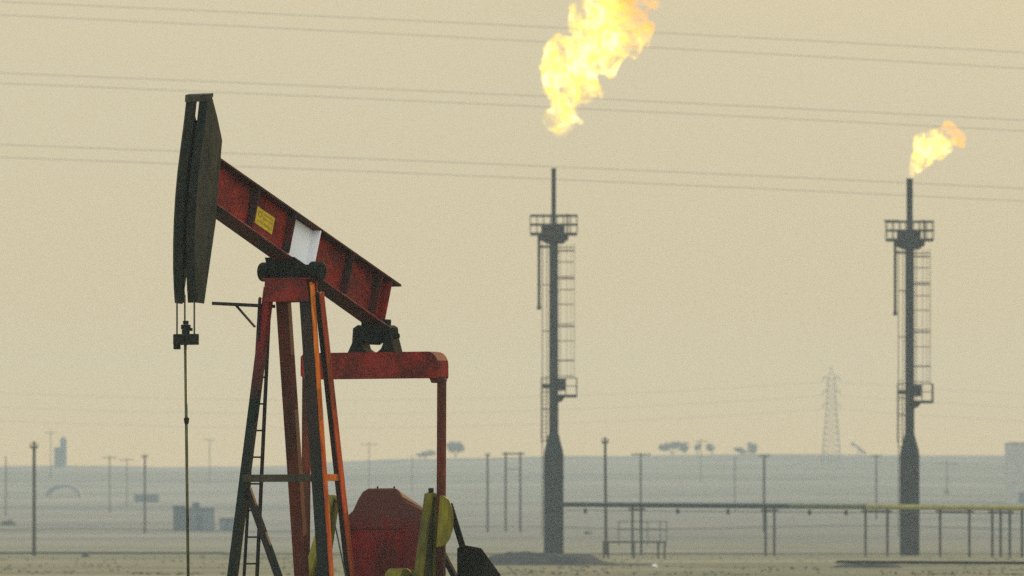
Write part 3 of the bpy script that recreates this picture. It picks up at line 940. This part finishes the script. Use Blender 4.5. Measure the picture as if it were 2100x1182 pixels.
def flame(Y, blobs, base, mat, label, vox, amp, grow):
    S = Y / F
    bm = bmesh.new()
    rnd = random.Random(3)
    o3 = pt(base[0], base[1], Y)
    sat = []
    for x, y, r_ in blobs:
        for k in range(6):
            a = rnd.uniform(0, 6.28); f = rnd.uniform(0.85, 1.2)
            sat.append((x + math.cos(a)*r_*f + 0.12*r_, y - math.sin(a)*r_*f*0.9 - 0.08*r_, r_*rnd.uniform(0.16, 0.36)))
    for x, y, r_ in list(blobs) + sat:
        c = pt(x, y, Y) - o3
        c.y += rnd.uniform(-0.5, 0.5) * r_ * S
        ret = bmesh.ops.create_icosphere(bm, subdivisions=3, radius=r_*S*grow, matrix=Matrix.Translation(c))
    me = bpy.data.meshes.new('raw'); bm.to_mesh(me); bm.free()
    tmp = bpy.data.objects.new('raw', me); COL.objects.link(tmp)
    md = tmp.modifiers.new('r', 'REMESH'); md.mode = 'VOXEL'; md.voxel_size = vox
    dg_ = bpy.context.evaluated_depsgraph_get(); dg_.update()
    m2 = bpy.data.meshes.new_from_object(tmp.evaluated_get(dg_))
    bpy.data.objects.remove(tmp); bpy.data.meshes.remove(me)
    nrm = [v.normal.copy() for v in m2.vertices]
    for v, nn in zip(m2.vertices, nrm):
        p = v.co
        d = noise.noise(p*0.8 + Vector((3,0,0)))*1.0 + noise.noise(p*1.9)*0.55 + noise.noise(p*4.0)*0.22
        v.co = p + nn * d * amp
    m2.name = 'flare_flame'
    m2.materials.clear(); m2.materials.append(mat)
    for p in m2.polygons: p.use_smooth = True
    o = bpy.data.objects.new('flare_flame', m2); COL.objects.link(o)
    o.location = o3
    return tag(o, label, 'flame', 'gas flames over the flare stacks')
flame(650, [(1150,264,13),(1142,244,22),(1162,240,22),(1126,234,13),(1150,218,16),(1142,203,12),(1178,205,9),
            (1150,168,32),(1136,150,22),(1192,172,30),(1212,188,19),(1208,203,12),(1160,118,34),(1146,92,16),(1195,125,36),(1230,92,34),
            (1262,100,26),(1252,62,38),(1288,75,28),(1308,62,20),(1215,62,32),(1192,34,22),(1180,22,15),(1235,20,34),(1268,22,24),
            (1230,-22,38),(1290,52,28),(1316,74,17),(1240,122,24),(1302,100,14),(1322,88,11),(1306,4,11),(1334,9,14),(1290,-14,20),(1208,-20,24),(1255,-55,36),(1290,-60,30),(1325,-16,16),(1300,-95,28)],
      (1135, 345), flame_mat('large_flame', (0.8, 0.0, 0.6), 1.25, 9.8, 12.2, 0.75, (1.2, 4.4)),
      'large ragged yellow flame above the stack nearer the pumpjack', 0.15, 0.40, 1.3)
flame(652, [(1867,363,4.5),(1872,353,8),(1881,339,12),(1893,322,17),(1903,302,21),(1922,308,16),(1889,287,10),(1918,286,16),(1936,302,12),
            (1930,268,7),(1944,262,10),(1955,275,12),(1967,286,11),(1972,296,7),(1940,254,5)],
      (1865.5, 366), flame_mat('small_flame', (0.85, 0.0, 0.52), 1.7, 3.4, 4.5, 1.3, (-0.6, 1.2)),
      'small slanting yellow flame with orange end, above the stack behind the yellow pipe', 0.11, 0.15, 1.42)

# ------------------------------------------------------------------ overhead lines
YL = 760
wires = [('upper', 'topmost', 4, 108), ('lower', 'topmost', 31, 141), ('upper', 'middle', 150, 247), ('lower', 'middle', 171, 269), ('upper', 'lowest', 297, 387), ('lower', 'lowest', 323, 413)]
for i, (a_, b_, y0, y1) in enumerate(wires):
    pts_ = []
    Yw = YL + (i % 2) * 4
    for k in range(-30, 61):
        x = 2100 * k / 30
        t_ = k / 30
        y = y0 + (y1-y0)*t_ - 14*t_*(1-t_) - 0
        pts_.append(pt(x, y, Yw))
    o = MB().tube(pts_, 0.021, 5).build('power_line', M['wire'])
    tag(o, '%s wire of the %s pair of thin power lines crossing the sky' % (a_, b_), 'power line', 'power lines across the sky')

# ------------------------------------------------------------------ elevated pipeline
def py_at(x): return 650 - (x-1136)*0.052
pl = thing('pipeline', on_ground(1600, py_at(1600)), 'elevated pipeline on thin posts, dark near the tall stack and yellow at the right', 'pipeline')
P0 = pl.location.copy()
def pp(x, y, dy=0): return pt(x, y, py_at(x)+dy) - P0
yp = lambda x: 1035 + (x-1157)*0.0075
o = MB().tube([pp(x, yp(x)) for x in range(1150, 1621, 47)], 0.185, 14).build('pipe', M['pipe_dark'], pl, smooth=True); o['label'] = 'dark grey run of pipe'
o = MB().tube([pp(x, yp(x)) for x in range(1780, 2741, 60)], 0.19, 14).build('pipe', M['pipe_yellow'], pl, smooth=True); o['label'] = 'yellow painted run of pipe'
o = MB().tube([pp(x, yp(x)) for x in range(1620, 1781, 40)], 0.187, 14).build('pipe', M['pipe_olive'], pl, smooth=True); o['label'] = 'olive stained run of pipe'
MB().tube([pp(x, yp(x)+11.5, -0.3) for x in range(1160, 2701, 70)], 0.035, 6).build('conduit', M['post'], pl)
fm = MB()
for x in (1200, 1390, 1493, 1660, 1735):
    q = pp(x, yp(x)+8); fm.box((q.x-0.12, q.y-0.2, q.z-0.35), (q.x+0.12, q.y+0.2, q.z+0.02))
fm.build_pieces('pipe_shoe', M['post'], pl)
for x in (1297, 1315, 1570, 1588, 1775, 1820, 1928, 1988, 2035, 2052, 2071, 2096, 2190, 2330):
    top = pp(x, yp(x)+4, 0.35); g = on_ground(x, py_at(x)+0.35) - P0
    MB().bar(g - Vector((0,0,0.1)), top, (1,0,0), 0.18, 0.18).build('support_post', M['post'], pl)
cb_ = MB()
for xa, xb in ((1290,1322),(1563,1595),(1768,1828),(1920,1996),(2028,2078)):
    cb_.bar(pp(xa, yp(xa)+9, 0.3), pp(xb, yp(xb)+9, 0.3), (0,0,1), 0.14, 0.12)
cb_.build_pieces('cross_beam', M['post'], pl)

# low pipes on the ground
o = MB().tube([pt(x, 1137.5 - (3 if x < 500 else 0) + 1.5*noise.noise((x*0.004, 1, 1)), 690) for x in range(-600, 2801, 50)], 0.085, 8).build('ground_pipe', M['post'])
tag(o, 'long thin dark pipe lying on the plain behind both stacks', 'pipe')
o = MB().tube([pt(x, 1152.5 + (x-1720)*0.006 + 0.6*noise.noise((x*0.02, 5, 1)), 404) for x in range(1716, 2500, 28)], 0.06, 8).build('ground_pipe', M['black'])
tag(o, 'dark pipe lying along the top of the earth bank at right', 'pipe')

pts_ = []
for k in range(-12, 57):
    x = k*50; Y_ = 1120 + 25*math.sin(k*0.4); q = on_ground(x, Y_); pts_.append(q + Vector((0, 0, 0.25)))
o = MB().tube(pts_, 0.07, 6).build('ground_pipe', M['post'])
tag(o, 'faint far pipe running across the slope beyond the cabins and pipeline', 'pipe')

# guard frame by the tall stack
YG = 560
gf = thing('guard_frame', on_ground(1300, YG), 'low pipe guard frame standing on the plain under the elevated pipeline', 'guard frame')
g0 = gf.location.copy()
top = MB()
for dy in (0, 2.2):
    a = pt(1236, 1112, YG) - g0; b = pt(1365, 1112, YG) - g0
    a.y += dy; b.y += dy
    top.bar(a, b, (0,0,1), 0.10, 0.12)
top.build_pieces('top_rail', M['post'], gf)
for x, dy in ((1238,0),(1363,0),(1248,2.2),(1351,2.2),(1300,0)):
    a = pt(x, 1112, YG) - g0; a.y += dy
    MB().bar(a, (a.x, a.y, -0.1), (1,0,0), 0.13, 0.13).build('post', M['post'], gf)
# fainter frame further back
YG2 = 840
gf = thing('guard_frame', on_ground(1320, YG2), 'fainter tall pipe frame standing further back behind the low guard frame', 'guard frame')
g0 = gf.location.copy()
top = MB()
for y in (1070, 1087):
    top.bar(pt(1266, y, YG2)-g0, pt(1370, y, YG2)-g0, (0,0,1), 0.09, 0.09)
top.build_pieces('rail', M['post'], gf)
for x in (1269, 1328, 1354, 1367):
    a = pt(x, 1070, YG2) - g0
    MB().bar(a, (a.x, a.y, -0.15), (1,0,0), 0.10, 0.10).build('post', M['post'], gf)

# litter
q = on_ground(1350, 330)
lt = MB().prism([(-0.22,0.02),(-0.06,0.12),(0.03,0.09),(0.2,0.0)], 'y', -0.1, 0.1).build('scrap_sheet', M['scrap'])
lt.location = pt(1346, 1164, 402); lt.rotation_euler = (0.2, 0.35, 0.3)
tag(lt, 'small bright white scrap lying at the foot of the spoil mound', 'scrap')
wl = thing('warning_lamp', pt(1149, 926, 649), 'tiny', 'x') if False else None

# ------------------------------------------------------------------ utility poles
def pole(x, ytop, ybase, label, Y=None, lean=0, arms=(), r=0.13, mat='wood', cat='utility pole'):
    Y = Y or solveY(x, ybase)
    g = on_ground(x, Y)
    t = thing('utility_pole', g, label, cat, 'utility poles on the plain')
    top = pt(x + lean, ytop, Y) - g
    MB().tube([Vector((0,0,-0.3)), top], [r, r*0.75], 8).build('shaft', M[mat], t)
    for yd, half in arms:
        c = pt(x + lean, yd, Y) - g
        mb = MB().bar((c.x-half, -0.16, c.z), (c.x+half, -0.16, c.z), (0,0,1), 0.12, 0.14)
        mb.build('crossarm', M[mat], t)
        ins = MB()
        for s_ in ((-0.92, -0.45, 0.45, 0.92) if half > 0.6 else (-0.9, 0.9)):
            ins.tube([(c.x+half*s_, -0.16, c.z+0.07), (c.x+half*s_, -0.16, c.z+0.32)], [0.05, 0.03], 6)
        ins.build_pieces('insulator', M['post'], t)
    return t
pole(70, 906, 1152, 'tall dark pole at the far left, darkest on the plain', Y=640, arms=((918,0.3),), r=0.15)
pole(297, 932, 1094, 'dark pole with a short crossarm left of the polished rod', arms=((937,0.45),), r=0.16)
pole(225, 934, 1052, 'pale pole with a wide crossarm, left of the dark short-armed pole', arms=((939,1.3),), r=0.13)
pole(260, 940, 1040, 'fainter pole with crossarm, between the pale wide-armed pole and the dark short-armed pole', arms=((944,1.3),), r=0.12)
pole(12, 936, 1060, 'very faint pole at the left edge of the picture', r=0.13)
pole(104, 880, 985, 'faint crossarmed pole left of the pale tower on the ridge', arms=((888,1.5),), r=0.13)
pole(430, 899, 990, 'faint lone pole on the ridge, first right of the polished rod', arms=((903,1.4),), r=0.13)
pole(757, 906, 1000, 'faint crossarmed pole on the ridge above the red gear housing', arms=((912,2.0),), r=0.13)
pole(845, 934, 1010, 'faint bare pole just left of the upright pitman arm', r=0.12)
pole(1000, 930, 1092, 'single pole beside the double pole, right of the pumpjack', arms=((934,0.35),), r=0.17)
pole(1243, 897, 1140, 'tall slightly leaning dark pole right of the large-flame stack', Y=650, lean=-2, arms=((908,0.25),), r=0.13)
pole(1314, 929, 1096, 'pole with crossarm rising behind the pipe posts, right of the leaning pole', arms=((933,1.15),), r=0.15)
pole(1437, 901, 990, 'faint crossarmed pole between trees on the ridge', arms=((906,1.5),), r=0.13)
pole(1567, 932, 1092, 'pole with crossarm midway between the flare stacks', arms=((936,0.7),), r=0.2)
pole(1797, 932, 1066, 'pole with crossarm just left of the small-flame stack', arms=((936,0.9),), r=0.17)
pole(1942, 944, 1018, 'faint crossarmed pole right of the small-flame stack', arms=((951,2.2),), r=0.15)
pole(1507, 938, 1050, 'very faint bare pole left of the crossarmed pole midway between the stacks', r=0.12)
# H-frame pole
Yh = solveY(1052, 1092)
g = on_ground(1052, Yh)
t = thing('utility_pole', g, 'double H-frame pole with a shared crossarm, left of the large-flame stack', 'utility pole', 'utility poles on the plain')
for x in (1037, 1067):
    a = pt(x, 927, Yh) - g
    MB().tube([(a.x, 0, -0.4), (a.x, 0, a.z)], [0.17, 0.13], 8).build('shaft', M['wood'], t)
a = pt(1030, 931, Yh) - g; b = pt(1076, 931, Yh) - g
MB().bar((a.x, -0.2, a.z), (b.x, -0.2, b.z), (0,0,1), 0.16, 0.2).build('crossarm', M['wood'], t)
a = pt(1037, 963, Yh) - g; b = pt(1067, 963, Yh) - g
MB().bar((a.x, 0, a.z), (b.x, 0, b.z), (0,0,1), 0.1, 0.1).build('brace', M['wood'], t)

# ------------------------------------------------------------------ lattice pylon
Yq = 2350
g = on_ground(1705, Yq)
py = thing('pylon', g, 'hazy steel lattice transmission pylon between the flare stacks', 'pylon')
topz = (pt(1705, 752, Yq) - g).z
prof = [(0, 2.6), (topz*0.40, 1.75), (topz*0.62, 1.25), (topz*0.86, 1.1), (topz*0.92, 0.45), (topz, 0.06)]
tw = MB()
def wz(z): return lerp(prof, z)
cn = ((-1,-1),(1,-1),(1,1),(-1,1))
for i, j in cn:
    tw.tube([(i*w_, j*w_, z) for z, w_ in prof], 0.085, 5)
zs = [topz*k/16 for k in range(15)]
for z0, z1 in zip(zs, zs[1:]):
    a, b = wz(z0), wz(z1)
    for k in range(4):
        (i, j), (k2, l2_) = cn[k], cn[(k+1) % 4]
        tw.tube([(i*a, j*a, z0), (k2*b, l2_*b, z1)], 0.038, 4); tw.tube([(k2*a, l2_*a, z0), (i*b, j*b, z1)], 0.038, 4)
        tw.tube([(i*b, j*b, z1), (k2*b, l2_*b, z1)], 0.05, 4)
tw.build('tower_frame', M['pylon'], py)
for zf, half in ((0.88, 2.3), (0.74, 2.3), (0.60, 2.4)):
    z = topz*zf; w_ = wz(z)
    for s_ in (-1, 1):
        am = MB()
        for jj in (-1, 1):
            am.tube([(s_*w_, jj*w_*0.8, z), (s_*half, 0, z+0.15)], 0.07, 4); am.tube([(s_*w_, jj*w_*0.8, z+0.9), (s_*half, 0, z+0.2)], 0.06, 4)
        am.tube([(s_*half, 0, z+0.15), (s_*half, 0, z-1.0)], 0.09, 5)
        am.build('crossarm', M['pylon'], py)
nm = ('top', 'middle', 'bottom')
for k, (zf, half) in enumerate(((0.88, 2.3), (0.74, 2.3), (0.60, 2.4))):
    for s_, sn in ((-1, 'left'), (1, 'right')):
        st0 = g + Vector((s_*half, 0, topz*zf - 1.0))
        pts_ = []
        for q in range(25):
            t_ = q/24
            sag = -9*4*(t_)*(1-t_)*0.5
            pts_.append(st0 + Vector((s_*260*t_, 60*t_*s_, sag - 2*t_)))
        o = MB().tube(pts_, 0.03, 4).build('power_line', M['wire'])
        tag(o, 'faint sagging wire running %s from the %s crossarm of the hazy pylon' % (sn, nm[k]), 'power line', 'wires of the hazy pylon')

# ------------------------------------------------------------------ far buildings and trees
def shed(x0, x1, ytop, ybase, depth, mat, label, cat='shed', Y=None, roof=0.4, name='shed'):
    Y = Y or solveY((x0+x1)/2, ybase)
    g = on_ground((x0+x1)/2, Y)
    S = Y/F
    h = pt(x0, ytop, Y).z - g.z
    wv = (x1-x0)*S/2
    t = thing(name, g, label, cat)
    MB().box((-wv, 0, -0.8), (wv, depth, h-roof*0.5)).build('wall', M[mat], t)
    MB().prism([(-wv-0.15, h-roof*0.5), (wv+0.15, h-roof*0.5), (wv*0.9, h), (-wv*0.9, h)], 'y', -0.2, depth+0.2).build('roof', M[mat], t)
    dm = MB().box((-wv*0.25, -0.05, -0.5), (wv*0.15, -0.002, min(2.1, h*0.7)))
    dm.build('door', M['shed_dark'], t)
    return t, h, wv
shed(355, 380, 1037, 1090, 3.0, 'shed_dark', 'narrow dark blue cabin behind the polished rod', 'cabin')
t, h, wv = shed(381, 440, 1041, 1090, 4.0, 'shed', 'blue-grey cabin with a roof box right of the polished rod', 'cabin')
MB().box((-wv*0.55, 0.8, h+0.003), (-0.1, 2.0, h+0.65)).build('roof_unit', M['shed_dark'], t)
shed(450, 482, 1062, 1090, 3.0, 'shed', 'low pale cabin just left of the front pumpjack leg', 'cabin')
shed(275, 325, 1014, 1031, 5.0, 'shed_dark', 'low dark block on the slope behind the short-armed dark pole', 'building', name='building')
shed(2066, 2130, 907, 1032, 9.0, 'pale_block', 'tall dim block at the right edge rising above the ridge', 'building', name='building')
# leaning silo
Yt = 2540
g = on_ground(122, Yt)
t = thing('silo', g, 'pale blue-grey tower with a rounded top on the ridge at left', 'silo')
S = Yt/F
h = pt(122, 896, Yt).z - g.z
MB().lathe([(1.25,-0.5),(1.25,h*0.62),(1.05,h*0.66)], 16, (-0.4,0)).build('base_tank', M['pale'], t)
MB().lathe([(0.95,h*0.05),(0.98,h*0.86),(0.8,h*0.95),(0.3,h)], 16, (1.15,0)).build('tower', M['pale'], t)
# arched shelter
Ya = solveY(130, 1020)
g = on_ground(130, Ya); S = Ya/F
t = thing('arched_shelter', g, 'low arched shelter on the slope right of the tall dark pole', 'shelter')
sh_ = MB(); n_ = 16; Wd = 37*S; Hh = 28*S
vs = []
for yy in (0, 6):
    for k in range(n_+1):
        a = math.pi*k/n_
        vs.append((Wd*math.cos(a), yy, Hh*math.sin(a)**0.8 - 0.3)); vs.append(((Wd-0.7)*math.cos(a), yy, (Hh-0.6)*math.sin(a)**0.8 - 0.3))
fs = []; o_ = 2*(n_+1)
for k in range(n_):
    a = 2*k
    fs += [(a,a+2,a+3,a+1), (o_+a,o_+a+1,o_+a+3,o_+a+2), (a,o_+a,o_+a+2,a+2), (a+1,a+3,o_+a+3,o_+a+1)]
sh_.add(vs, fs).build('arch_roof', M['shed'], t)

def tree(x, ybase, crowns, label, Y=2590, leaf=0.7, n=700):
    g = on_ground(x, Y); S = Y/F
    t = thing('tree', g, label, 'tree', 'small trees on the ridge')
    tr = MB(); lf = MB()
    rnd = random.Random(int(x))
    tr.tube([(0,0,-0.4),(0.1,0,0.8),(0.0,0.1,1.4)], [0.22,0.17,0.14], 6)
    for cx, cy, rx, rz in crowns:
        c = pt(cx, cy, Y) - g
        tr.tube([(0.05,0,0.7), (c.x*0.6, 0, c.z*0.65), (c.x, 0, c.z)], [0.13,0.09,0.04], 5)
        subs = [(rnd.uniform(-0.6, 0.6), rnd.uniform(-0.5, 0.5), rnd.uniform(-0.5, 0.5), rnd.uniform(0.45, 0.8)) for _ in range(7)]
        for _ in range(n):
            d = Vector((rnd.gauss(0,1), rnd.gauss(0,1), rnd.gauss(0,1))).normalized() * rnd.random()**0.4
            b_ = rnd.choice(subs)
            p = c + Vector(((b_[0] + d.x*b_[3])*rx*S, (b_[1] + d.y*b_[3])*rx*S, (b_[2] + d.z*b_[3])*rz*S))
            if noise.noise(p*0.9 + Vector((x,0,0))) < -0.28: continue
            e1 = Vector((rnd.gauss(0,1), rnd.gauss(0,1), rnd.gauss(0,1))).normalized(); e2 = e1.orthogonal().normalized()
            s_ = leaf*rnd.uniform(0.5, 1.1)
            lf.add([p-e1*s_*.5, p+e2*s_*.35, p+e1*s_*.5, p-e2*s_*.35], [(0,1,2,3)])
    tr.build('trunk', M['bark'], t); lf.build('crown', M['leaf'], t)
    return t
tree(1378, 935, [(1366,918,13,10),(1384,913,12,8),(1402,918,9,12)], 'widest dark tree on the ridge, first right of the crossarmed pole')
tree(1460, 933, [(1459,917,11,10)], 'small rounded tree on the ridge just right of the faint crossarmed pole', n=380)
tree(1430, 933, [(1430,917,8,8)], 'smallest tree on the ridge, left of the small rounded tree', n=260)
tree(1538, 933, [(1520,924,14,7),(1543,918,11,11)], 'lopsided tree on the ridge, low at left and taller at right, before the pylon', n=520)
tree(934, 941, [(928,918,12,11),(943,917,12,12)], 'dense tree on the ridge just right of the upright pitman arm', n=700)
tree(872, 943, [(866,932,12,7),(882,930,12,6)], 'low spreading tree on the ridge just left of the upright pitman arm', n=380)
def bush(x, y, r, label, Y=None, n=260):
    Y = Y or solveY(x, y); g = on_ground(x, Y); S = Y/F
    rnd = random.Random(int(x)); lf = MB()
    for _ in range(n):
        d = Vector((rnd.gauss(0,1), rnd.gauss(0,1), abs(rnd.gauss(0,0.8)))).normalized() * rnd.random()**0.4
        p = Vector((d.x*r*S, d.y*r*S, d.z*r*0.75*S))
        e1 = Vector((rnd.gauss(0,1), rnd.gauss(0,1), rnd.gauss(0,1))).normalized(); e2 = e1.orthogonal().normalized()
        s_ = r*S*0.3*rnd.uniform(0.5,1.2)
        lf.add([p-e1*s_*.5, p+e2*s_*.4, p+e1*s_*.5, p-e2*s_*.4], [(0,1,2,3)])
    o = lf.build('bush', M['leaf']); o.location = g
    return tag(o, label, 'bush', 'bushes on the plain')
bush(16, 1078, 16, 'dark bush on the plain at the left edge')
bush(175, 1147, 9, 'small dark bush beside the thin ground pipe at left', Y=610)
bush(1205, 1096, 9, 'small bush on the plain right of the large-flame stack')
bush(1942, 1012, 8, 'tiny bush at the faint pole right of the small-flame stack')

# a second pumpjack, tiny on the ridge
Yp = 2570
g = on_ground(1770, Yp); S = Yp/F
t = thing('pumpjack', g, 'tiny distant pumpjack with tilted beam on the ridge left of the small-flame stack', 'pumpjack')
a = pt(1748, 909, Yp)-g; b = pt(1776, 931, Yp)-g
MB().bar(a, b, (0,1,0), 0.6, 0.3).build('walking_beam', M['shed_dark'], t)
MB().bar(a+Vector((0,0,0.3)), a+Vector((-0.2,0,-0.9)), (0,1,0), 0.5, 0.35).build('horsehead', M['shed_dark'], t)
m_ = (a+b)/2
lg = MB()
for dx, dy in ((-0.9,-0.6),(-0.9,0.6),(0.9,-0.6),(0.9,0.6)): lg.tube([m_, (m_.x+dx, dy, -0.3)], 0.12, 5)
lg.build('post_frame', M['shed_dark'], t)

# ------------------------------------------------------------------ haze
hz = bpy.data.materials.new('haze'); hz.use_nodes = True
hn = hz.node_tree.nodes; hn.remove(hn['Principled BSDF'])
pv = hn.new('ShaderNodeVolumePrincipled')
pv.inputs['Color'].default_value = (0.59, 0.75, 0.81, 1)
pv.inputs['Density'].default_value = 0.00024
pv.inputs['Anisotropy'].default_value = 0.0
hz.cycles.volume_sampling = 'DISTANCE'
hz.node_tree.links.new(pv.outputs[0], hn['Material Output'].inputs['Volume'])
hb = MB().box((-2700, -500, -1.5), (2700, 3600, 75)).build('haze', hz)
tag(hb, kind='stuff')
